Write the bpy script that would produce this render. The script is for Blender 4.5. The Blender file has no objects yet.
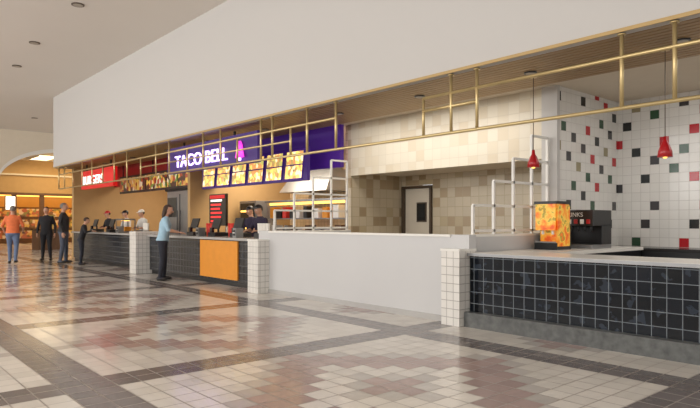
import bpy, math, random
from mathutils import Vector, Matrix
random.seed(4)
S=bpy.context.scene
COL=S.collection

# ---------------------------------------------------------------- materials
def lin(c):
    return tuple(((v/255)/12.92 if v/255<=0.04045 else ((v/255+0.055)/1.055)**2.4) for v in c)+(1,)
class NT:
    def __init__(s,name):
        s.m=bpy.data.materials.new(name); s.m.use_nodes=True
        s.t=s.m.node_tree; s.b=s.t.nodes['Principled BSDF']
    def n(s,ty,**k):
        n=s.t.nodes.new(ty)
        for a,b in k.items(): setattr(n,a,b)
        return n
    def put(s,sock,v):
        if isinstance(v,bpy.types.NodeSocket): s.t.links.new(v,sock)
        else: sock.default_value=v
    def ma(s,op,a,b=None,c=None):
        n=s.n('ShaderNodeMath',operation=op)
        s.put(n.inputs[0],a)
        if b is not None: s.put(n.inputs[1],b)
        if c is not None: s.put(n.inputs[2],c)
        return n.outputs[0]
    def mix(s,f,a,b):
        n=s.n('ShaderNodeMix',data_type='RGBA')
        s.put(n.inputs[0],f); s.put(n.inputs[6],a); s.put(n.inputs[7],b)
        return n.outputs[2]
    def pos(s):
        g=s.n('ShaderNodeNewGeometry'); x=s.n('ShaderNodeSeparateXYZ')
        s.t.links.new(g.outputs['Position'],x.inputs[0]); return g.outputs['Position'],x.outputs
    def white(s,a,b,off=0.0):
        c=s.n('ShaderNodeCombineXYZ'); s.put(c.inputs[0],a); s.put(c.inputs[1],b); c.inputs[2].default_value=off
        w=s.n('ShaderNodeTexWhiteNoise',noise_dimensions='3D'); s.t.links.new(c.outputs[0],w.inputs['Vector']); return w.outputs['Value']
    def noise(s,scale,detail=3):
        p,_=s.pos(); n=s.n('ShaderNodeTexNoise'); n.inputs['Scale'].default_value=scale; n.inputs['Detail'].default_value=detail
        s.t.links.new(p,n.inputs['Vector']); return n.outputs[0]
    def bump(s,h,st=.3,d=.01):
        b=s.n('ShaderNodeBump'); b.inputs['Strength'].default_value=st; b.inputs['Distance'].default_value=d
        s.put(b.inputs['Height'],h); s.t.links.new(b.outputs[0],s.b.inputs['Normal'])
def mat(name,c,rough=.5,metal=0,var=.06,scale=4,emit=0,ec=None,spec=.5):
    k=NT(name); c=lin(c)
    n=k.noise(scale)
    d=tuple(v*(1-var*2) for v in c[:3])+(1,); e=tuple(min(1,v*(1+var)) for v in c[:3])+(1,)
    o=k.mix(n,d,e)
    k.put(k.b.inputs['Base Color'],o)
    k.b.inputs['Roughness'].default_value=rough; k.b.inputs['Metallic'].default_value=metal
    k.b.inputs['Specular IOR Level'].default_value=spec
    if emit:
        k.b.inputs['Emission Color'].default_value=lin(ec) if ec else c
        k.b.inputs['Emission Strength'].default_value=emit
    return k.m
def tile(name,size,base,grout,g=.04,var=.12,rough=.3,accent=None,ramp=None,marble=0,sizev=None,spec=.5):
    """vertical tiled surface; accent(k,cu,cv)->mask socket, ramp=list of (pos,colour)"""
    k=NT(name); p,x=k.pos()
    u=k.ma('DIVIDE',k.ma('ADD',x[0],x[1]),size); v=k.ma('DIVIDE',x[2],sizev or size)
    cu=k.ma('FLOOR',u); cv=k.ma('FLOOR',v); fu=k.ma('FRACT',u); fv=k.ma('FRACT',v)
    eu=k.ma('MINIMUM',fu,k.ma('SUBTRACT',1.0,fu)); ev=k.ma('MINIMUM',fv,k.ma('SUBTRACT',1.0,fv))
    gm=k.ma('LESS_THAN',k.ma('MINIMUM',eu,ev),g)
    w=k.white(cu,cv); b=lin(base)
    c=k.mix(w,tuple(t*(1-var*2) for t in b[:3])+(1,),tuple(min(1,t*(1+var)) for t in b[:3])+(1,))
    if marble:
        nz=k.noise(7,6); c=k.mix(k.ma('MULTIPLY',k.ma('GREATER_THAN',nz,.6),marble),c,(.05,.065,.09,1))
    if ramp:
        r=k.n('ShaderNodeValToRGB'); r.color_ramp.interpolation='CONSTANT'
        els=r.color_ramp.elements
        els[0].position=0; els[0].color=lin(ramp[0][1]); els[1].position=ramp[1][0]; els[1].color=lin(ramp[1][1])
        for q,cc in ramp[2:]:
            e=els.new(q); e.color=lin(cc)
        w2=k.white(cu,cv,5.3); k.put(r.inputs[0],w2)
        c=k.mix(accent(k,cu,cv),c,r.outputs[0])
    c=k.mix(gm,c,lin(grout))
    k.put(k.b.inputs['Base Color'],c)
    k.put(k.b.inputs['Roughness'],k.ma('ADD',rough,k.ma('MULTIPLY',gm,.4)))
    k.b.inputs['Specular IOR Level'].default_value=spec
    k.bump(k.ma('SUBTRACT',1.0,gm),.4,.004)
    return k.m

def floor_mat():
    k=NT('floor_tile_material'); p,x=k.pos(); T=.2
    u=k.ma('DIVIDE',x[0],T); v=k.ma('DIVIDE',x[1],T)
    iu=k.ma('FLOOR',u); iv=k.ma('FLOOR',v); fu=k.ma('FRACT',u); fv=k.ma('FRACT',v)
    e=k.ma('MINIMUM',k.ma('MINIMUM',fu,k.ma('SUBTRACT',1.0,fu)),k.ma('MINIMUM',fv,k.ma('SUBTRACT',1.0,fv)))
    gm=k.ma('LESS_THAN',e,.028)
    a=k.ma('ABSOLUTE',k.ma('SUBTRACT',k.ma('FLOORED_MODULO',k.ma('ADD',iu,35+8),17.0),8.0))
    b=k.ma('ABSOLUTE',k.ma('SUBTRACT',k.ma('FLOORED_MODULO',k.ma('ADD',iv,-17+9),19.0),9.0))
    d=k.ma('ADD',a,b)
    w=k.white(iu,iv)
    base=k.mix(w,lin((204,197,187)),lin((218,211,201)))
    rose=k.mix(w,lin((156,134,128)),lin((172,149,142)))
    dark=k.mix(w,lin((100,92,90)),lin((118,109,106)))
    grey=k.mix(w,lin((176,169,161)),lin((188,181,173)))
    def band(lo,hi): return k.ma('MULTIPLY',k.ma('GREATER_THAN',d,lo-.5),k.ma('LESS_THAN',d,hi+.5))
    c=k.mix(k.ma('LESS_THAN',d,2.5),base,grey)
    c=k.mix(k.ma('LESS_THAN',d,1.5),c,rose)
    c=k.mix(band(5,7),c,rose)                                   # medallion ring
    c=k.mix(band(8,8),c,grey)
    c=k.mix(band(16,17),c,rose)
    par=k.ma('LESS_THAN',k.ma('FLOORED_MODULO',k.ma('ADD',iu,iv),2.0),.5)
    c=k.mix(k.ma('GREATER_THAN',b,8.5),c,dark)
    c=k.mix(k.ma('GREATER_THAN',a,7.5),c,dark)
    c=k.mix(gm,c,lin((136,127,118)))
    k.put(k.b.inputs['Base Color'],c)
    nz=k.noise(1.2,4)
    k.put(k.b.inputs['Roughness'],k.ma('ADD',.11,k.ma('ADD',k.ma('MULTIPLY',nz,.1),k.ma('MULTIPLY',gm,.35))))
    k.b.inputs['Specular IOR Level'].default_value=.6
    k.bump(k.ma('SUBTRACT',1.0,gm),.2,.003)
    return k.m

def menu_mat(name,tint,emit=.9,scale=9,mixf=.3,smooth=False,cs=None):
    k=NT(name); p,_=k.pos()
    r=k.n('ShaderNodeValToRGB'); el=r.color_ramp.elements
    if smooth:
        k.put(r.inputs[0],k.noise(scale,4))
    else:
        vo=k.n('ShaderNodeTexVoronoi'); vo.inputs['Scale'].default_value=scale; k.t.links.new(p,vo.inputs['Vector'])
        bw=k.n('ShaderNodeSeparateColor'); k.t.links.new(vo.outputs['Color'],bw.inputs[0])
        k.t.links.new(bw.outputs[0],r.inputs[0]); r.color_ramp.interpolation='CONSTANT'
    cs=cs or [(0,(70,40,30)),(.2,(226,170,80)),(.38,(240,225,190)),(.55,(180,70,40)),(.72,(245,205,90)),(.88,(110,140,60))]
    el[0].color=lin(cs[0][1]); el[1].position=cs[1][0]; el[1].color=lin(cs[1][1])
    for q,c in cs[2:]:
        e=el.new(q); e.color=lin(c)
    c=k.mix(mixf,r.outputs[0],lin(tint))
    k.put(k.b.inputs['Base Color'],c); k.put(k.b.inputs['Emission Color'],c); k.b.inputs['Emission Strength'].default_value=emit
    k.b.inputs['Roughness'].default_value=.3
    return k.m

M={}
M['floor']=floor_mat()
M['fascia']=mat('painted_drywall',(190,187,183),.85,var=.01,scale=.4)
M['ceil']=mat('ceiling_paint',(224,218,210),.9,var=.02,scale=.5)
M['cream']=mat('cream_wall',(218,206,186),.8,var=.03)
M['halfwall']=mat('laminate_white',(194,193,192),.45,var=.02,scale=1)
M['wtile']=tile('white_post_tile',.11,(218,214,207),(156,151,144),rough=.2,var=.03)
M['btile']=tile('dark_slate_tile',.148,(7,13,22),(120,126,130),g=.024,var=.35,rough=.12,marble=.4,spec=.28)
M['btile2']=tile('charcoal_counter_tile',.15,(40,42,46),(78,77,77),g=.03,var=.25,rough=.2,marble=.3)
M['marble']=mat('grey_marble_plinth',(104,105,103),.3,var=.42,scale=11,spec=.3)
M['ctop']=mat('white_countertop',(226,223,216),.25,var=.02)
M['gtop']=mat('grey_countertop',(170,167,163),.2,var=.05,scale=12)
M['dtop']=mat('dark_countertop',(40,38,38),.2,var=.1)
M['brass']=mat('brass',(204,182,132),.36,metal=.65,var=.03)
M['trim']=mat('brass_trim',(170,142,92),.5,metal=.3,var=.03)
M['slat']=mat('brass_slat',(166,134,88),.4,metal=.45,var=.12,scale=2)
M['dark']=mat('black_plastic',(24,24,26),.35,var=.1)
M['gap']=mat('dark_gap',(30,24,18),.9)
M['white']=mat('white_enamel',(226,223,216),.4,var=.02)
M['steel']=mat('stainless_steel',(150,150,150),.35,metal=.8,var=.08)
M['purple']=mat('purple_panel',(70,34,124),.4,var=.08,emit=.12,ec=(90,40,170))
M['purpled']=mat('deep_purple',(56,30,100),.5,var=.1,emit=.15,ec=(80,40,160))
M['orange']=mat('orange_panel',(222,142,34),.5,var=.06,scale=8)
M['redsign']=mat('red_sign',(190,24,26),.4,emit=.4,ec=(220,20,20))
M['red']=mat('red_enamel',(170,22,30),.3,var=.05)
M['neon']=mat('sign_letters',(225,210,255),.4,emit=2.2,ec=(205,180,255))
M['neonp']=mat('pink_logo',(220,60,190),.4,emit=1.0,ec=(230,60,200))
M['letw']=mat('white_letters',(250,245,235),.4,emit=1.1)
M['kitchen']=tile('kitchen_wall_tile',.15,(206,182,142),(166,146,114),rough=.3,var=.08)
M['tan']=mat('tan_paint',(180,146,98),.7,var=.05)
M['brown']=mat('brown_wood',(100,68,42),.5,var=.15,scale=6)
M['door']=mat('door_paint',(212,202,184),.5,var=.03)
M['frame']=mat('dark_bronze_frame',(86,72,58),.4,metal=.3)
M['glass']=mat('dark_glass',(30,34,36),.08)
M['lamp']=mat('lamp_glow',(255,236,190),.5,emit=3)
M['lampd']=mat('dim_downlight',(150,140,126),.5,emit=.15)
M['screen']=mat('screen_dark',(20,20,26),.15)
M['redtxt']=mat('red_led',(220,40,40),.4,emit=.9)
M['cup']=mat('paper_cup',(220,60,50),.5)
M['cupw']=mat('paper_cup_white',(235,230,220),.5)
M['amber']=mat('heat_lamp_glow',(255,190,90),.5,emit=2.4)
M['menu']=menu_mat('menu_photos',(250,215,130),1.15,11,.35)
M['menud']=menu_mat('menu_photos_dark',(50,60,50),.35,7)
M['juice']=menu_mat('juice_graphic',(240,120,20),.18,9,.2,True,[(0,(190,40,20)),(.36,(230,90,20)),(.46,(245,160,40)),(.56,(250,215,90)),(.63,(120,150,50)),(.7,(235,120,30))])
M['goods']=menu_mat('shelf_goods',(150,110,70),.15,6,.5)
def acc_white(k,cu,cv):
    s=k.ma('FLOORED_MODULO',k.ma('ADD',cu,k.ma('MULTIPLY',cv,2.0)),5.0)
    return k.ma('MULTIPLY',k.ma('LESS_THAN',s,.5),k.ma('GREATER_THAN',k.white(cu,cv,9.1),.3))
M['accent']=tile('white_wall_tile_with_accents',.155,(220,217,211),(190,186,180),g=.025,var=.02,rough=.15,accent=acc_white,
    ramp=[(0,(30,34,34)),(.25,(176,30,38)),(.5,(44,76,54)),(.7,(150,140,110)),(.85,(60,58,60))])
def acc_rand(t):
    def f(k,cu,cv): return k.ma('GREATER_THAN',k.white(cu,cv,2.2),t)
    return f
M['beige']=tile('beige_header_tile',.21,(210,201,182),(198,188,170),g=.02,var=.02,rough=.4,accent=acc_rand(.65),
    ramp=[(0,(201,188,164)),(.5,(205,194,172))])
M['tan_t']=tile('tan_square_tile',.21,(196,182,156),(176,161,134),g=.025,var=.03,rough=.35,accent=acc_rand(.74),
    ramp=[(0,(172,151,120)),(.5,(158,138,108)),(.8,(184,167,134))])

# ---------------------------------------------------------------- mesh builder
class MB:
    def __init__(s): s.v=[];s.f=[];s.fm=[];s.sm=[];s.mats=[]
    def mi(s,m):
        if m not in s.mats: s.mats.append(m)
        return s.mats.index(m)
    def add(s,vs,fs,m,smooth=False):
        o=len(s.v); s.v+= [tuple(q) for q in vs]; i=s.mi(m)
        for f in fs: s.f.append([o+j for j in f]); s.fm.append(i); s.sm.append(smooth)
    def hexa(s,p,m): s.add(p,[(0,3,2,1),(4,5,6,7),(0,1,5,4),(1,2,6,5),(2,3,7,6),(3,0,4,7)],m)
    def box(s,x0,x1,y0,y1,z0,z1,m):
        s.hexa([(x0,y0,z0),(x1,y0,z0),(x1,y1,z0),(x0,y1,z0),(x0,y0,z1),(x1,y0,z1),(x1,y1,z1),(x0,y1,z1)],m)
    def tube(s,pts,r,m,seg=10):
        pts=[Vector(p) for p in pts]
        if not isinstance(r,(list,tuple)): r=[r]*len(pts)
        vs=[];fs=[]
        d0=(pts[1]-pts[0]).normalized(); ref=Vector((0,0,1)) if abs(d0.z)<.9 else Vector((1,0,0))
        for i,p in enumerate(pts):
            if i==0: d=pts[1]-pts[0]
            elif i==len(pts)-1: d=pts[-1]-pts[-2]
            else: d=(pts[i+1]-pts[i]).normalized()+(pts[i]-pts[i-1]).normalized()
            d.normalize(); a=d.cross(ref).normalized(); b=d.cross(a).normalized()
            for j in range(seg):
                t=2*math.pi*j/seg; vs.append(p+a*math.cos(t)*r[i]+b*math.sin(t)*r[i])
        for i in range(len(pts)-1):
            for j in range(seg):
                fs.append((i*seg+j,i*seg+(j+1)%seg,(i+1)*seg+(j+1)%seg,(i+1)*seg+j))
        s.add(vs,fs,m,True)
        o=len(s.v)-len(vs); i=s.mi(m)
        s.f.append([o+j for j in range(seg)][::-1]);s.fm.append(i);s.sm.append(False)
        s.f.append([len(s.v)-seg+j for j in range(seg)]);s.fm.append(i);s.sm.append(False)
    def rings(s,rs,m,seg=20,tf=None):
        """rs: (cx,cy,cz,rx,ry)"""
        vs=[];fs=[]
        for (cx,cy,cz,rx,ry) in rs:
            for j in range(seg):
                t=2*math.pi*j/seg; q=Vector((cx+rx*math.cos(t),cy+ry*math.sin(t),cz)); vs.append(tf@q if tf else q)
        for i in range(len(rs)-1):
            for j in range(seg): fs.append((i*seg+j,i*seg+(j+1)%seg,(i+1)*seg+(j+1)%seg,(i+1)*seg+j))
        s.add(vs,fs,m,True); o=len(s.v)-len(vs); i=s.mi(m)
        s.f.append([o+j for j in range(seg)][::-1]);s.fm.append(i);s.sm.append(False)
        s.f.append([len(s.v)-seg+j for j in range(seg)]);s.fm.append(i);s.sm.append(False)
    def ell(s,c,r,m,seg=14,n=10,tf=None,cut=None):
        vs=[];fs=[]
        for i in range(n+1):
            ph=math.pi*i/n
            for j in range(seg):
                t=2*math.pi*j/seg
                q=Vector((c[0]+r[0]*math.sin(ph)*math.cos(t),c[1]+r[1]*math.sin(ph)*math.sin(t),c[2]+r[2]*math.cos(ph)))
                vs.append(q)
        for i in range(n):
            for j in range(seg):
                f=(i*seg+j,(i+1)*seg+j,(i+1)*seg+(j+1)%seg,i*seg+(j+1)%seg)
                if cut:
                    cc=sum((vs[q] for q in f),Vector())/4
                    if not cut(cc-Vector(c)): continue
                fs.append(f)
        if tf: vs=[tf@q for q in vs]
        s.add(vs,fs,m,True)
    def mesh(s,name):
        me=bpy.data.meshes.new(name); me.from_pydata(s.v,[],s.f)
        for m in s.mats: me.materials.append(m)
        for p,i,q in zip(me.polygons,s.fm,s.sm): p.material_index=i; p.use_smooth=q
        me.update(); return me
    def build(s,name,parent=None,bevel=0):
        o=bpy.data.objects.new(name,s.mesh(name)); COL.objects.link(o)
        if parent: o.parent=parent
        if bevel:
            b=o.modifiers.new('bevel','BEVEL'); b.width=bevel; b.segments=2; b.limit_method='ANGLE'; b.angle_limit=math.radians(50)
        return o
def B(name,x0,x1,y0,y1,z0,z1,m,parent=None,bevel=0):
    b=MB(); b.box(x0,x1,y0,y1,z0,z1,m); return b.build(name,parent,bevel)
def empty(name,loc=(0,0,0),rz=0):
    e=bpy.data.objects.new(name,None); e.location=loc; e.rotation_euler=(0,0,rz); e.empty_display_size=.2; COL.objects.link(e); return e
def text(name,s,x,y,z,size,m,parent=None,rz=0,ex=.02,bold=0.0,sx=1):
    c=bpy.data.curves.new(name,'FONT'); c.body=s; c.size=size; c.extrude=ex; c.offset=bold; c.materials.append(m)
    o=bpy.data.objects.new(name,c); o.location=(x,y,z); o.rotation_euler=(math.pi/2,0,rz); o.scale=(sx,1,1); COL.objects.link(o)
    if parent: o.parent=parent
    return o

# ---------------------------------------------------------------- room shell
HC=6.0; ZF=3.36; YF=6.3
B('floor',-46,8,-14,16,-.1,0,M['floor'])
B('ceiling',-34,8,-14,YF+.0,HC,HC+.15,M['ceil'])
B('ceiling_side_hall',-34,-24.2,YF,16,HC,HC+.15,M['ceil'])
B('wall_fascia',-24.2,8,YF,YF+.15,ZF,HC,M['fascia'])
B('wall_fascia_end',-24.2,-24.05,YF+.15,11.2,ZF,HC,M['fascia'])
# slatted brass soffit
b=MB(); b.box(-24.0,8,YF+.15,7.95,ZF+.03,ZF+.08,M['gap'])
y=YF+.16
while y<7.9:
    b.box(-24.0,8,y,y+.085,ZF-.004,ZF+.03,M['slat']); y+=.105
for x in (-.6,-2.6,-4.5,-6.5,-8.5,-11,-13.5,-16,-18.5,-21):
    b.tube([(x,7.1,ZF+.02),(x,7.1,ZF-.02)],.085,M['dark'],16)
    b.tube([(x,7.1,ZF-.018),(x,7.1,ZF-.024)],.06,M['lampd'],16)
b.build('ceiling_slatted_soffit')
B('ceiling_stalls',-24.0,8,7.95,11.0,3.48,3.56,M['cream'])
B('trim_fascia',-24.2,8,YF-.015,YF,ZF-.01,ZF+.03,M['trim'])
# back walls
B('wall_back_tiled',-4.95,8,10.6,10.75,0,3.48,M['accent'])
B('wall_divider_tiled',-5.06,-4.95,8.6,10.75,0,3.48,M['accent'])
B('wall_divider_beige',-5.17,-5.06,8.6,10.75,0,3.48,M['beige'])
B('trim_pier',-5.2,-4.93,8.52,8.6,0,3.48,M['fascia'])
B('wall_header_beige',-9.9,-5.2,8.6,8.75,2.36,3.48,M['beige'])
B('ceiling_recess',-9.9,-5.17,8.75,10.2,2.42,2.5,M['cream'])
b=MB(); b.box(-8.95,-5.17,10.2,10.35,0,2.42,M['tan_t']); b.box(-9.9,-8.95,10.2,10.35,2.2,2.42,M['tan_t']); b.build('wall_recess_back')
B('wall_recess_side',-10.0,-9.9,8.6,10.35,0,3.48,M['tan_t'])
B('wall_divider_kitchen_side',-10.1,-10.0,8.62,11,0,3.48,M['kitchen'])
# door with window
b=MB()
b.box(-9.88,-9.82,10.16,10.3,0,2.18,M['frame']);b.box(-9.02,-8.96,10.16,10.3,0,2.18,M['frame']);b.box(-9.82,-9.02,10.16,10.3,2.12,2.18,M['frame'])
b.box(-9.82,-9.02,10.24,10.29,0,2.12,M['door'])
b.box(-9.46,-9.16,10.225,10.24,1.35,1.8,M['frame']); b.box(-9.43,-9.19,10.215,10.226,1.38,1.77,M['glass'])
b.tube([(-9.74,10.24,1.02),(-9.74,10.18,1.02),(-9.62,10.18,1.02)],.012,M['steel'],8)
b.build('door_1')
B('wall_back_kitchen',-24.0,-10.1,11.0,11.15,0,3.48,M['kitchen'])
B('wall_divider_kitchen',-15.75,-15.6,7.6,11,0,3.48,M['tan'])
B('wall_stall_end',-24.0,-23.8,6.9,11,0,3.36,M['tan'])

# half wall across the vacant stall with its tiled end posts
b=MB(); b.box(-9.62,-5.2,6.3,6.45,0,1.15,M['halfwall']); b.box(-9.62,-5.2,6.28,6.45,1.15,1.18,M['white']); b.box(-9.62,-5.2,6.285,6.3,0,.08,M['gtop'])
for (x0,x1,y0,y1,h) in ((-5.2,-4.9,6.1,6.45,1.0),(-9.98,-9.62,6.05,6.45,1.02)):
    b.box(x0,x1,y0,y1,0,h-.03,M['wtile']); b.box(x0-.01,x1+.005,y0-.01,y1,h-.03,h,M['ctop'])
    b.box(x0+.0,x1-.0,6.3,6.45,h,1.18,M['halfwall'])
b.build('half_wall')
# receding divider half walls with stepped white tube lattices
def lattice(x,x0,x1):
    b=MB(); b.box(x0,x1,6.46,8.5,0,1.15,M['halfwall']); b.box(x0,x1,6.46,8.5,1.15,1.18,M['white'])
    r=.018; ys=[6.6,7.07,7.55,8.03,8.47]; tops=[1.58,1.93,2.28,2.66,2.66]
    for i,yy in enumerate(ys):
        b.box(x-r,x+r,yy-r,yy+r,1.18,max(tops[i],tops[i-1] if i else 0),M['white'])
    for i in range(4):
        b.box(x-r,x+r,ys[i],ys[i+1],tops[i]-r,tops[i]+r,M['white'])
        if i>0: b.box(x-r,x+r,ys[i],ys[-1],tops[i-1]-r,tops[i-1]+r,M['white'])
    b.box(x-r,x+r,ys[0],ys[-1],1.23-r,1.23+r,M['white'])
    b.build('divider_half_wall_lattice')
lattice(-5.07,-5.17,-4.97); lattice(-9.88,-9.98,-9.78)

# suspended brass rail grid
b=MB(); yr=6.36; r=.022; zl=2.56; zm=3.1
b.tube([(-23.7,yr,zl),(1,yr,zl)],r,M['brass'])
vx=[-2.4,-2.93,-4.82,-5.25,-5.75,-7.7]
vx+=[-8.5,-9.0,-9.6,-10.0,-10.9,-11.6,-12.4,-13.2,-14.2,-15.0,-16,-17,-18,-19,-20,-21,-22,-23,-23.7,-.6]
for i,x in enumerate(vx):
    t=ZF-.012 if i%3!=1 or i==1 else zm
    b.tube([(x,yr,zl),(x,yr,t)],r,M['brass'])
    if t>zm: b.tube([(x,yr,ZF-.027),(x,yr,ZF-.012)],.045,M['brass'],14)
b.tube([(-5.75,yr,zm),(1,yr,zm)],r,M['brass'])
b.tube([(-5.75,yr,2.92),(-4.82,yr,2.92)],r,M['brass'])
b.tube([(-23.7,yr,zm-.02),(-7.7,yr,zm-.02)],r,M['brass'])
b.tube([(-16,yr,2.83),(-9,yr,2.83)],r*.8,M['brass'])
b.build('brass_rail_grid')

# ---------------------------------------------------------------- right stall
XC=-4.885
b=MB()
b.box(XC,8,6.18,6.9,0,.19,M['marble']); b.box(XC,8,6.3,6.9,.19,.91,M['btile'])
b.box(XC,8,6.25,7.1,.91,.95,M['ctop']); b.box(XC,8,6.235,6.25,.912,.948,M['steel'])
b.build('black_tile_counter')
b=MB(); b.box(-4.9,-4.25,7.12,9.9,0,.9,M['dark']); b.box(-4.94,-4.22,7.12,9.92,.9,.95,M['ctop']); b.build('side_service_counter')
b=MB(); b.box(-4.9,8,9.95,10.58,0,.88,M['dark']); b.box(-4.92,8,9.93,10.59,.88,.93,M['dtop']); b.build('back_service_counter')
# juice dispenser
b=MB(); X,Y,Z=-4.88,7.8,.95
b.box(X,X+.36,Y,Y+.4,Z,Z+.1,M['dark']); b.box(X,X+.36,Y+.16,Y+.4,Z+.1,Z+.3,M['dark'])
b.box(X+.02,X+.34,Y+.0,Y+.38,Z+.28,Z+.66,M['juice']); b.box(X,X+.36,Y-.01,Y+.39,Z+.66,Z+.7,M['dark'])
b.box(X+.01,X+.35,Y-.008,Y+.0,Z+.1,Z+.12,M['steel'])
b.box(X+.01,X+.35,Y+.15,Y+.16,Z+.1,Z+.28,M['juice'])
b.box(X+.36,X+.364,Y+.02,Y+.36,Z+.05,Z+.64,M['juice'])
for q in (.1,.26): b.tube([(X+q,Y+.07,Z+.29),(X+q,Y+.07,Z+.22)],.02,M['white'],8)
b.build('juice_dispenser',bevel=.006)
# soda fountain
b=MB(); X,Y=-4.9,8.5
b.box(X,X+.55,Y,Y+.6,Z,Z+.06,M['steel']); b.box(X,X+.55,Y+.3,Y+.6,Z+.06,Z+.36,M['dark']); b.box(X,X+.55,Y+.02,Y+.6,Z+.34,Z+.58,M['dark'])
for i in range(5):
    b.tube([(X+.08+i*.1,Y+.1,Z+.34),(X+.08+i*.1,Y+.1,Z+.26)],.018,M['dark'],8); b.box(X+.05+i*.1,X+.11+i*.1,Y+.005,Y+.02,Z+.37,Z+.44,M['white'] if i%2 else M['red'])
sf=b.build('soda_fountain',bevel=.006)
text('label','DRINKS',X+.08,Y+.015,Z+.48,.09,M['white'],sf,ex=.003)
# pendants
for (x,y) in ((-4.58,7.3),(-2.86,7.3),(-1.1,7.3)):
    b=MB(); b.tube([(x,y,ZF-.006),(x,y,ZF-.03)],.05,M['brass'],12); b.tube([(x,y,ZF-.01),(x,y,2.3)],.005,M['frame'],6)
    b.tube([(x,y,2.34),(x,y,2.28),(x,y,2.24),(x,y,2.17),(x,y,2.1)],[.02,.025,.05,.075,.082],M['red'],18)
    b.ell((x,y,2.115),(.03,.03,.03),M['amber'],10,6); b.build('red_pendant_lamp')
# wall outlets
for x,z in ((-3.6,1.35),(-2.6,1.35)):
    b=MB(); b.box(x,x+.1,10.585,10.6,z,z+.14,M['steel']); b.box(x+.03,x+.07,10.58,10.586,z+.03,z+.06,M['dark']); b.box(x+.03,x+.07,10.58,10.586,z+.08,z+.11,M['dark']); b.build('wall_outlet')

# ---------------------------------------------------------------- taco stall
b=MB()
b.box(-15.4,-9.99,6.42,7.1,.0,.1,M['dark']); b.box(-15.4,-9.99,6.36,7.1,.1,.97,M['btile2'])
b.box(-15.4,-9.995,6.28,7.2,.97,1.02,M['gtop']); b.box(-12.5,-10.85,6.33,6.36,.14,.95,M['orange'])
b.build('ordering_counter')
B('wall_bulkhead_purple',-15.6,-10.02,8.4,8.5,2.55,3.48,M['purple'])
# menu board
b=MB(); x0,x1=-15.25,-10.5
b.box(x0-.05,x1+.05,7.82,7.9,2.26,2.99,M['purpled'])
n=6; w=(x1-x0)/n
for i in range(n):
    a=x0+i*w
    b.hexa([(a+.02,7.79,2.29),(a+w-.13,7.79,2.29),(a+w-.13,7.82,2.29),(a+.02,7.82,2.29),(a+.13,7.79,2.96),(a+w-.02,7.79,2.96),(a+w-.02,7.82,2.96),(a+.13,7.82,2.96)],M['purple'])
    for r_ in range(2):
        for c_ in range(2):
            xx=a+.06+c_*.32+r_*.05; zz=2.32+r_*.31
            b.hexa([(xx,7.775,zz),(xx+.29,7.775,zz),(xx+.29,7.79,zz),(xx,7.79,zz),(xx+.04,7.775,zz+.28),(xx+.33,7.775,zz+.28),(xx+.33,7.79,zz+.28),(xx+.04,7.79,zz+.28)],M['menu'])
for xx in (x0,-12.9,x1): b.tube([(xx,7.87,2.99),(xx,7.87,3.352)],.02,M['dark'],8)
b.build('hanging_menu_board')  # board hangs from the soffit on rods, free of any wall
# neon sign
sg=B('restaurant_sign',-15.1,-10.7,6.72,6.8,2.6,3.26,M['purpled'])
for xx in (-14.2,-11.7): 
    B('bracket',xx-.02,xx+.02,6.74,6.78,3.26,3.352,M['dark'],sg)
text('letters','TACO BELL',-14.6,6.7,2.74,.42,M['neon'],sg,ex=.015,sx=1.25)
b=MB()
b.rings([(-11.35,6.68,2.74,.19,.03),(-11.35,6.68,2.78,.18,.03),(-11.35,6.68,2.9,.14,.03),(-11.35,6.68,3.02,.11,.03),(-11.35,6.68,3.1,.05,.02)],M['neonp'],16)
b.ell((-11.35,6.68,2.71),(.05,.03,.04),M['neon']); b.build('bell_emblem',sg)
# order status board
b=MB(); b.box(-14.95,-14.05,7.85,7.92,1.25,2.1,M['screen'])
for i in range(6): b.box(-14.85,-14.35+.05*(i%3),7.84,7.85,1.35+i*.11,1.4+i*.11,M['redtxt'] if i!=5 else M['letw']); 
b.box(-14.9,-14.1,7.84,7.85,1.98,2.07,M['redsign'])
for xx in (-14.9,-14.1): b.tube([(xx,7.9,0),(xx,7.9,1.3)],.025,M['steel'],8)
b.build('order_status_board')
# kitchen line
def kitchen(name,x0,x1,seed):
    rnd=random.Random(seed)
    b=MB(); b.box(x0,x1,9.0,9.7,.08,.9,M['steel']); b.box(x0,x1,8.95,9.72,.9,.94,M['steel'])
    for xx in (x0+.05,x1-.05):
        b.box(xx-.02,xx+.02,9.0,9.04,.94,1.9,M['steel'])
    b.box(x0,x1,8.95,9.4,1.42,1.45,M['steel']); b.box(x0,x1,8.95,9.4,1.86,1.92,M['steel']); b.box(x0+.1,x1-.1,9.05,9.12,1.8,1.86,M['amber'])
    x=x0+.2
    while x<x1-.3:
        w=rnd.uniform(.15,.35); h=rnd.uniform(.15,.36); m=rnd.choice([M['cupw'],M['dark'],M['orange'],M['steel'],M['cup'],M['brown']])
        b.box(x,x+w,9.05,9.3,.94,.94+h,m); 
        m=rnd.choice([M['cupw'],M['dark'],M['orange'],M['cupw'],M['cup']]); b.box(x,x+w*.9,9.0,9.25,1.45,1.45+h*.9,m)
        x+=w+rnd.uniform(.04,.2)
    for xx in (x0+.1,x1-.1): b.box(xx-.05,xx+.05,9.1,9.6,0,.08,M['dark'])
    b.build(name,bevel=.006)
kitchen('food_prep_line',-13.9,-10.5,1)
kitchen('food_prep_line',-20.3,-18.6,2)
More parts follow.
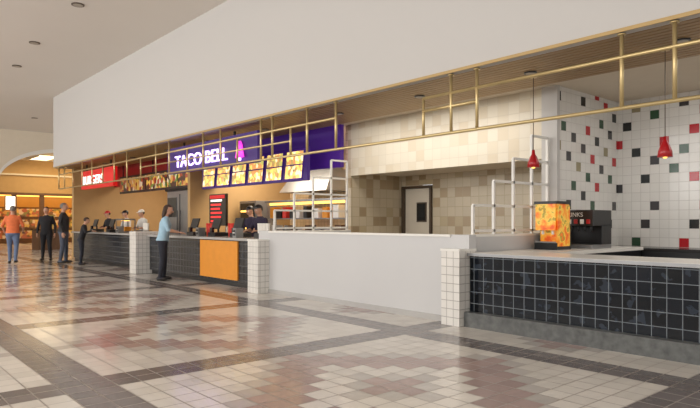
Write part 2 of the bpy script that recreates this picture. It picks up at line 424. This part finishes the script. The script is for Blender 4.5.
# tall warming cabinet
b=MB(); b.box(-15.3,-14.4,9.0,9.7,.1,1.95,M['steel']); b.box(-15.22,-14.48,8.98,9.0,1.05,1.88,M['glass']); b.box(-15.22,-14.48,8.98,9.0,.2,.95,M['steel'])
for i in range(3): b.box(-15.18,-14.52,8.965,8.98,1.15+i*.24,1.2+i*.24,M['amber'])
b.tube([(-14.55,8.95,.4),(-14.55,8.95,.8)],.012,M['dark'],8)
for xx in (-15.25,-14.5): b.box(xx,xx+.06,9.05,9.65,0,.1,M['dark'])
b.build('food_warming_cabinet',bevel=.008)
def hood(x0,x1):
    b=MB(); b.hexa([(x0,9.9,2.2),(x1,9.9,2.2),(x1,10.98,2.2),(x0,10.98,2.2),(x0+.2,10.3,2.8),(x1-.2,10.3,2.8),(x1-.2,10.98,2.8),(x0+.2,10.98,2.8)],M['steel'])
    b.box(x0+.6,x1-.6,10.4,10.95,2.8,3.48,M['steel']); b.build('exhaust_hood')
hood(-14.6,-12.4)
b=MB(); rnd=random.Random(7)
for zz in (1.3,1.75,2.2):
    b.box(-11.8,-10.2,10.6,10.98,zz,zz+.03,M['steel'])
    x=-11.7
    while x<-10.5:
        w=rnd.uniform(.12,.3); b.box(x,x+w,10.65,10.9,zz+.03,zz+.03+rnd.uniform(.12,.3),rnd.choice([M['cupw'],M['cup'],M['brown'],M['orange'],M['white']])); x+=w+.05
b.build('supply_shelving')
def register(x,y,z):
    b=MB(); b.box(x-.17,x+.17,y-.18,y+.18,z,z+.09,M['dark']); b.tube([(x,y,z+.09),(x,y,z+.2)],.025,M['dark'],8)
    b.hexa([(x-.18,y-.1,z+.17),(x+.18,y-.1,z+.17),(x+.18,y-.06,z+.17),(x-.18,y-.06,z+.17),(x-.18,y-.02,z+.42),(x+.18,y-.02,z+.42),(x+.18,y+.02,z+.42),(x-.18,y+.02,z+.42)],M['dark'])
    b.box(x-.05,x+.05,y-.2,y-.13,z+.09,z+.2,M['screen']); b.build('cash_register',bevel=.006)
ZT=1.021
for x in (-13.7,-12.6,-11.6): register(x,6.85,ZT)
def cups(x,y,z,m,n=3):
    b=MB()
    for i in range(n):
        xx=x+i*.11
        b.tube([(xx,y,z),(xx,y,z+.12),(xx,y,z+.3)],[.032,.04,.046],m,12)
        for q in range(5): b.tube([(xx,y,z+.12+q*.036),(xx,y,z+.128+q*.036)],[.05,.05],m,12)
    b.build('stacked_cups')
cups(-10.9,6.9,ZT,M['cupw'],4); cups(-13.3,6.95,ZT,M['cup'],3); cups(-17.2,6.95,ZT,M['cupw'],3); cups(-12.15,6.9,ZT,M['cup'],2)
def tray(x,y,z):
    b=MB(); 
    for i in range(4): b.box(x-.2,x+.2,y-.14,y+.14,z+i*.025,z+i*.025+.015,M['brown'] if i%2 else M['dark'])
    b.box(x-.21,x+.21,y-.15,y-.13,z,z+.1,M['dark']); b.build('serving_tray_stack')
tray(-10.35,6.7,ZT); tray(-16.6,6.7,ZT)
def napkin(x,y,z):
    b=MB(); b.box(x-.07,x+.07,y-.09,y+.09,z,z+.2,M['steel']); b.box(x-.05,x+.05,y-.095,y-.09,z+.04,z+.16,M['dark']); b.box(x-.04,x+.04,y-.11,y-.09,z+.09,z+.11,M['white']); b.build('napkin_dispenser',bevel=.008)
napkin(-13.0,6.6,ZT); napkin(-18.2,6.6,ZT); napkin(-11.2,6.55,ZT)

# ---------------------------------------------------------------- stall 3 and 4 (far)
b=MB()
b.box(-22.6,-15.85,6.6,7.2,0,.1,M['dark']); b.box(-22.6,-15.85,6.55,7.2,.1,.97,M['btile2']); b.box(-22.6,-15.85,6.48,7.28,.97,1.02,M['gtop'])
b.box(-15.85,-15.42,6.0,6.6,0,1.07,M['wtile']); b.box(-15.86,-15.415,5.99,6.61,1.07,1.1,M['ctop'])
b.build('tiled_service_counter')
b=MB(); b.box(-18.0,-16.2,8.0,8.8,.08,2.3,M['steel']); b.box(-17.12,-17.08,7.985,8.0,.1,2.2,M['dark']); 
for xx in (-17.2,-17.0): b.tube([(xx,7.96,1.1),(xx,7.96,1.7)],.015,M['dark'],8)
b.box(-18.05,-16.15,7.95,8.35,2.3,2.6,M['dark']); b.box(-17.95,-17.3,7.985,8.0,1.5,2.1,M['glass'])
for xx in (-17.9,-16.3): b.box(xx-.05,xx+.05,8.1,8.7,0,.08,M['dark'])
b.build('steel_refrigerator',bevel=.01)
b=MB(); b.box(-21.6,-16.0,7.82,7.9,2.35,2.95,M['dark'])
for i in range(7): b.box(-21.5+i*.79,-20.8+i*.79,7.79,7.82,2.42,2.88,M['menud'])
for xx in (-21.4,-18.8,-16.3): b.tube([(xx,7.87,2.95),(xx,7.87,3.352)],.02,M['dark'],8)
b.build('hanging_menu_board')  # second board, also suspended by rods rather than wall-mounted
B('wall_bulkhead_red',-23.8,-15.75,8.4,8.5,2.7,3.48,M['red'])
sg=MB(); sg.box(-22.4,-19.2,6.75,6.88,2.5,3.12,M['redsign']); 
for xx in (-22,-19.6): sg.box(xx-.02,xx+.02,6.8,6.84,3.12,3.352,M['dark'])
sg=sg.build('red_restaurant_sign'); text('letters','BURGERS',-22.2,6.74,2.65,.42,M['letw'],sg,ex=.01,sx=1.2)
register(-19.6,6.9,ZT); register(-21.2,6.9,ZT)
b=MB(); z=ZT; b.box(-19,-18.4,6.75,7.15,z,z+.05,M['steel']); b.box(-19,-18.4,6.75,7.15,z+.38,z+.43,M['steel']); 
for xx in (-19,-18.43): 
    for yy in (6.75,7.12): b.box(xx,xx+.03,yy,yy+.03,z+.05,z+.38,M['steel'])
b.box(-18.9,-18.5,6.85,7.05,z+.05,z+.18,M['orange']); b.box(-18.9,-18.5,6.9,7.0,z+.36,z+.38,M['amber']); b.build('heated_display_case')

# ---------------------------------------------------------------- far hall
b=MB(); xa,xb=-34.3,-34.0; n=36; y0,y1=6.3,12.6; zs,zc=3.3,5.0
b.box(xa,xb,-14,y0,0,HC,M['cream']); b.box(xa,xb,y1,16,0,HC,M['cream'])
f=lambda t: zs+(zc-zs)*math.sqrt(max(0,1-((t-(y0+y1)/2)/((y1-y0)/2))**2))
for i in range(n):
    a=(y0+y1)/2-(y1-y0)/2*math.cos(math.pi*i/n); c=(y0+y1)/2-(y1-y0)/2*math.cos(math.pi*(i+1)/n)
    b.hexa([(xa,a,f(a)),(xb,a,f(a)),(xb,c,f(c)),(xa,c,f(c)),(xa,a,HC),(xb,a,HC),(xb,c,HC),(xa,c,HC)],M['cream'])
    b.hexa([(xb,a,f(a)),(xb+.06,a,f(a)),(xb+.06,c,f(c)),(xb,c,f(c)),(xb,a,f(a)+.2),(xb+.06,a,f(a)+.2),(xb+.06,c,f(c)+.2),(xb,c,f(c)+.2)],M['white'])
b.build('wall_archway')
B('ceiling_far_hall',-42,-34.3,2,16,5.15,5.25,M['cream'])
b=MB()
b.box(-41.2,-41,2,16,3.0,5.15,M['tan']); b.box(-41,-40.9,2,16,3.0,3.15,M['brown']); b.box(-41,-40.85,2,16,4.2,4.3,M['cream'])
for (a,c) in ((2,7.0),(8.35,8.6),(9.9,10.15),(12.5,16)): b.box(-41.2,-41,a,c,0,3.0,M['brown'])
b.build('wall_far_storefront')
B('wall_far_hall_side',-42,-34.3,15.9,16,0,5.15,M['tan'])
b=MB(); b.box(-43.2,-43.1,2,16,0,3.2,M['tan']); b.box(-43.1,-42.6,6,14,0,2.3,M['brown'])
for i in range(3): b.box(-42.62,-42.58,6.1,13.9,.3+i*.7,.8+i*.7,M['goods'])
b.box(-43,-41.2,6,14,3.0,3.05,M['amber']); b.build('shop_display_shelving')
b=MB(); b.box(-40.98,-40.9,8.0,8.5,2.1,2.9,M['letw']); b.box(-41.0,-40.97,7.95,8.55,2.05,2.95,M['brown']); b.build('lit_shop_sign')
b=MB(); b.box(-40.0,-37.5,9.0,10.0,5.12,5.15,M['lamp']); b.box(-40.05,-37.45,8.9,9.0,5.08,5.15,M['cream']); b.box(-40.05,-37.45,10,10.1,5.08,5.15,M['cream']); b.build('ceiling_light_cove')
b=MB(); b.box(-33,-31.6,7.6,8.8,0,.95,M['brown']); b.box(-33.05,-31.55,7.55,8.85,.95,1.0,M['dtop']); b.box(-32.9,-31.7,8.1,8.3,1.0,1.7,M['goods']); b.build('merchandise_kiosk')

# recessed ceiling downlights
for x,yy in ((-10,4),(-13.5,4),(-17.1,4),(-20,4.2),(-23.5,4.2),(-29.5,6.9),(-26.5,4.2),(-17,0),(-10,0)):
    b=MB(); b.tube([(x,yy,HC),(x,yy,HC-.02)],.13,M['frame'],18); b.tube([(x,yy,HC-.019),(x,yy,HC-.024)],.1,M['lampd'],18); b.build('recessed_downlight')

# ---------------------------------------------------------------- people
def cloth(n,c): return mat(n,c,.85,var=.12,scale=14)
SKIN=mat('skin',(196,150,124),.55,var=.05,scale=10)
EYE=mat('eye_white',(235,232,226),.3); PUP=mat('pupil',(30,22,18),.3); LIP=mat('lips',(160,90,84),.5); SHOE=mat('shoe',(40,36,34),.5)
def dseg(p,a,b):
    ab=b-a; t=max(0,min(1,(p-a).dot(ab)/max(1e-9,ab.dot(ab)))); return (p-(a+ab*t)).length
def hand(b,w,d,side,skin,curl=.5):
    d=d.normalized(); lat=Vector((0,1,0)) if abs(d.z)>.6 else Vector((1,0,0))
    lat=(lat-d*lat.dot(d)).normalized(); nrm=d.cross(lat).normalized()
    if abs(d.z)>.6:
        if nrm.x*side>0: nrm=-nrm
    else:
        if nrm.z>0: nrm=-nrm
    c=[]
    for t,hw in ((0,.024),(.03,.034),(.085,.04)):
        p=w+d*t; c.append([p+lat*hw+nrm*.012,p-lat*hw+nrm*.012,p-lat*hw-nrm*.012,p+lat*hw-nrm*.012])
    vs=[q for r_ in c for q in r_]
    fs=[(3,2,1,0),(8,9,10,11)]
    for i in range(2):
        for j in range(4): fs.append((i*4+j,i*4+(j+1)%4,i*4+4+(j+1)%4,i*4+4+j))
    b.add(vs,fs,skin,True)
    for i,(o,L) in enumerate(((.031,.072),(.011,.08),(-.01,.075),(-.03,.058))):
        p0=w+d*.08+lat*o; p1=p0+d*L*.45+nrm*.1*L*curl; p2=p1+d*L*.32+nrm*L*.3*curl; p3=p2+d*L*.22+nrm*L*.35*curl
        b.tube([p0,p1,p2,p3],[.0095,.009,.008,.006],skin,8)
    p0=w+d*.03+lat*.03; p1=p0+lat*.025+d*.03+nrm*.008; p2=p1+d*.03+nrm*.014
    b.tube([p0,p1,p2],[.012,.0105,.008],skin,8)
def person(name,x,y,h,rot,top,pants,hairc,sleeve='short',lean=0,elb=None,wri=None,knee=None,ank=None,hair='short',cap=None,hand_dir=None,z0=0,bulk=1,skin=None):
    skin=skin or SKIN
    rt=empty(name,(x,y,z0),rot); s=h/1.75; rt.scale=(s,s,s)
    V=Vector
    elb=[V(e) for e in (elb or ((-.26,-.04,1.15),(.26,-.04,1.15)))]
    wri=[V(e) for e in (wri or ((-.27,.05,.9),(.27,.05,.9)))]
    knee=[V(e) for e in (knee or ((-.1,.02,.5),(.1,.02,.5)))]
    ank=[V(e) for e in (ank or ((-.12,-.02,.09),(.12,-.02,.09)))]
    hd=[V(e) for e in (hand_dir or ((0,.1,-1),(0,.1,-1)))]
    T=Matrix.Translation((0,0,.95))@Matrix.Rotation(-lean,4,'X')@Matrix.Translation((0,0,-.95))
    b=MB(); g=top; k=bulk
    b.rings([(0,0,.84,.12,.1),(0,-.01,.9,.165*k,.125*k),(0,-.01,.97,.165*k,.12*k)],g,20)
    b.rings([(0,-.01,.9,.16*k,.12*k),(0,0,1.0,.158*k,.115*k),(0,.01,1.1,.15*k,.112*k),(0,.01,1.22,.162*k,.118*k),(0,.005,1.33,.182*k,.118*k),(0,-.005,1.41,.185,.1),(0,-.01,1.46,.12,.08),(0,-.01,1.49,.06,.055),(0,0,1.57,.052,.055)],g,20,tf=T)
    sh=[T@V((-.165,-.005,1.405)),T@V((.165,-.005,1.405))]
    hip=[V((-.088,0,.9)),V((.088,0,.9))]
    for i in (0,1):
        b.tube([sh[i],sh[i].lerp(elb[i],.5),elb[i],elb[i].lerp(wri[i],.3),wri[i]],[.062,.054,.045,.043,.028],g,12)
        b.ell(sh[i],(.064,.064,.064),g); b.ell(elb[i],(.045,.045,.045),g)
        b.tube([hip[i],hip[i].lerp(knee[i],.5),knee[i],knee[i].lerp(ank[i],.35),ank[i]],[.098*k,.085,.064,.062,.044],g,14)
        b.ell(knee[i],(.064,.064,.064),g)
        fx=ank[i]; dirx=.02*(-1 if i==0 else 1)
        b.ell((fx.x+dirx,fx.y+.06,fx.z-.045),(.045,.13,.045),g); b.ell((fx.x,fx.y-.03,fx.z-.04),(.04,.055,.05),g)
    tmp=bpy.data.objects.new('tmp',b.mesh('tmp')); COL.objects.link(tmp)
    r_=tmp.modifiers.new('r','REMESH'); r_.mode='VOXEL'; r_.voxel_size=.014
    sm=tmp.modifiers.new('s','SMOOTH'); sm.iterations=4; sm.factor=.5
    dg=bpy.context.evaluated_depsgraph_get(); me=bpy.data.meshes.new_from_object(tmp.evaluated_get(dg)); me.name='body'
    bpy.data.objects.remove(tmp)
    me.materials.clear()
    for m in (top,pants,skin,SHOE): me.materials.append(m)
    nb=T@V((0,-.01,1.485)); nt=T@V((0,0,1.6)); Ti=T.inverted()
    for p in me.polygons:
        c=p.center; p.use_smooth=True; mi=0
        L=[]
        for i in (0,1):
            L+=[(dseg(c,sh[i],elb[i])-.055,0),(dseg(c,elb[i],wri[i])-.038,2 if sleeve=='short' else 0),(dseg(c,hip[i]-V((0,0,.02)),knee[i])-.085,1),(dseg(c,knee[i],ank[i])-.055,1),
                (dseg(c,V((ank[i].x,ank[i].y-.04,.03+ank[i].z-.09)),V((ank[i].x,ank[i].y+.16,.03+ank[i].z-.09)))-.04,3)]
        L+=[(dseg(c,V((0,0,.98)),T@V((0,0,1.36)))-.14,0),(dseg(c,nb,nt)-.05,2)]
        mi=min(L)[1]
        if mi==0 and (Ti@c).z<.93 and abs(c.x)<.2: 
            q=min(dseg(c,elb[0],wri[0]),dseg(c,elb[1],wri[1]))
            if q>.06: mi=1
        if mi==1 and c.z>.93: mi=0
        p.material_index=mi
    o=bpy.data.objects.new('body',me); COL.objects.link(o); o.parent=rt
    hb=MB(); hm=skin
    hb.rings([(0,.035,1.545,.028,.03),(0,.03,1.56,.05,.06),(0,.025,1.59,.066,.082),(0,.02,1.64,.075,.094),(0,.015,1.69,.076,.097),(0,.01,1.73,.064,.084),(0,.008,1.755,.038,.05),(0,.008,1.762,.01,.012)],hm,20,tf=T)
    for sx in (-1,1):
        hb.ell((sx*.03,.106,1.65),(.013,.008,.009),EYE,8,6,tf=T); hb.ell((sx*.03,.113,1.65),(.006,.004,.006),PUP,8,6,tf=T)
        hb.ell((sx*.078,.01,1.64),(.01,.02,.03),skin,8,6,tf=T)
    hb.ell((0,.12,1.625),(.012,.02,.026),skin,8,6,tf=T); hb.ell((0,.108,1.588),(.024,.008,.007),LIP,8,6,tf=T)
    hm=hairc
    hb.ell((0,.003,1.675),(.086,.104,.1),hm,20,14,tf=T,cut=lambda q:(q.y<-.01 and q.z>-.06) or q.z>.045)
    if hair=='long':
        hb.rings([(0,-.07,1.44,.07,.03),(0,-.065,1.5,.085,.045),(0,-.05,1.6,.088,.06),(0,-.03,1.7,.08,.07)],hm,16,tf=T)
    if cap:
        hb.ell((0,.005,1.69),(.094,.11,.09),cap,18,12,tf=T,cut=lambda q:q.z>0)
        hb.ell((0,.12,1.695),(.07,.06,.01),cap,14,6,tf=T)
    hb.build('head',rt)
    hh=MB()
    for i in (0,1): hand(hh,wri[i],hd[i],-1 if i==0 else 1,skin)
    hh.build('hands',rt)
    return rt
HB=mat('hair_brown',(62,44,32),.7); HG=mat('hair_grey',(120,114,108),.7); HK=mat('hair_black',(30,26,24),.7)
orange=cloth('orange_shirt',(232,122,72)); jeans=cloth('blue_jeans',(104,120,150)); blk=cloth('black_cloth',(34,34,38)); char=cloth('charcoal_jacket',(52,52,54))
lb=cloth('light_blue_shirt',(158,190,208)); dp=cloth('dark_trousers',(40,42,52)); gj=cloth('grey_jeans',(78,84,98)); wh=cloth('white_uniform',(210,208,202)); pu=cloth('dark_uniform',(44,36,58))
R=math.radians
person('man_in_orange_shirt',-22.0,4.5,1.86,R(70),orange,jeans,HG,elb=((-.28,-.02,1.16),(.28,.0,1.16)),wri=((-.25,.16,.98),(.26,.18,.98)),hand_dir=((.1,.8,-.4),(-.1,.8,-.4)),
   knee=((-.1,.12,.52),(.1,-.02,.5)),ank=((-.1,.16,.09),(.1,-.2,.12)),bulk=1.18)
person('man_in_black',-22.75,5.7,1.86,R(-120),blk,blk,HK,sleeve='long',bulk=1.12)
person('man_in_grey_jacket',-20.9,5.75,1.95,R(-30),char,gj,HG,sleeve='long',bulk=1.18,knee=((-.11,.04,.5),(.11,.0,.5)),ank=((-.14,.03,.09),(.13,-.06,.09)))
person('boy_leaning_on_counter',-19.75,5.95,1.5,R(-20),blk,dp,HB,sleeve='long',lean=R(14),elb=((-.25,.16,1.2),(.25,.16,1.2)),wri=((-.2,.36,1.25),(.2,.36,1.25)),hand_dir=((0,1,-.05),(0,1,-.05)))
person('woman_in_light_blue_shirt',-13.3,5.8,1.74,R(-25),lb,dp,HB,lean=R(9),hair='long',bulk=1.15,elb=((-.26,.1,1.17),(.26,.12,1.17)),wri=((-.18,.34,1.12),(.18,.36,1.12)),hand_dir=((0,1,-.1),(0,1,-.1)),
   knee=((-.08,.04,.5),(.09,.0,.5)),ank=((-.09,.02,.09),(.1,-.06,.09)))
for nm,x,yy,c,cp in (('cook',-19.2,7.75,wh,M['cupw']),('cook',-22.2,7.7,blk,M['red']),('cashier',-11.9,7.6,pu,M['dark']),('cashier',-20.6,7.75,wh,M['dark']),('cashier',-13.1,8.1,pu,M['dark'])):
    person(nm,x,yy,1.74,R(190),c,dp,HK,cap=cp,lean=R(8),elb=((-.26,.1,1.17),(.26,.12,1.17)),wri=((-.16,.3,1.16),(.16,.3,1.16)),hand_dir=((0,1,-.1),(0,1,-.1)))

# ---------------------------------------------------------------- lights
def area(name,loc,rot,sx,sy,e,c):
    l=bpy.data.lights.new(name,'AREA'); l.shape='RECTANGLE'; l.size=sx; l.size_y=sy; l.energy=e; l.color=c
    o=bpy.data.objects.new(name,l); o.location=loc; o.rotation_euler=rot; COL.objects.link(o); return o
area('skylight_lamp',(-14,-6,5.8),(R(35),0,0),34,5,1900,(1,.99,.98))
area('added_ceiling_fill',(-14,-9,3.2),(R(155),0,0),34,3,1800,(1,.985,.965))  # added off-view fill aimed upward to brighten the ceiling; no cove exists here
area('stall_lamp_right',(-1,9,3.4),(0,0,0),5,1.6,60,(1,.97,.93))
area('stall_lamp_vacant',(-7.5,7.7,3.3),(R(10),0,0),4,.5,36,(1,.94,.86))
area('stall_lamp_kitchen',(-12.8,9.2,3.4),(0,0,0),5,1,190,(1,.88,.7))
area('stall_lamp_far',(-19.5,9.6,3.4),(0,0,0),6,1,140,(1,.89,.74))
area('far_hall_lamp',(-38,9,4.9),(0,0,0),4,5,120,(1,.78,.48))
pl=bpy.data.lights.new('added_far_hall_fill','POINT'); pl.energy=190; pl.color=(1,.76,.42); pl.shadow_soft_size=.4  # added point fill that strengthens the hall's warm ceiling glow; no pendant fixture
po=bpy.data.objects.new('added_far_hall_fill',pl); po.location=(-38,11.5,4.2); COL.objects.link(po)
w=bpy.data.worlds.new('world'); S.world=w; w.use_nodes=True
w.node_tree.nodes['Background'].inputs[0].default_value=(1,.985,.97,1); w.node_tree.nodes['Background'].inputs[1].default_value=1.0
S.view_settings.view_transform='Standard'; S.view_settings.exposure=.24

# ---------------------------------------------------------------- camera
cd=bpy.data.cameras.new('camera'); cam=bpy.data.objects.new('camera',cd); COL.objects.link(cam)
cd.sensor_width=36; cd.lens=600/700*36; cd.shift_y=18/700; cd.clip_end=200
cam.location=(0,0,1.35); cam.rotation_euler=(R(90),0,R(49.1))
S.camera=cam
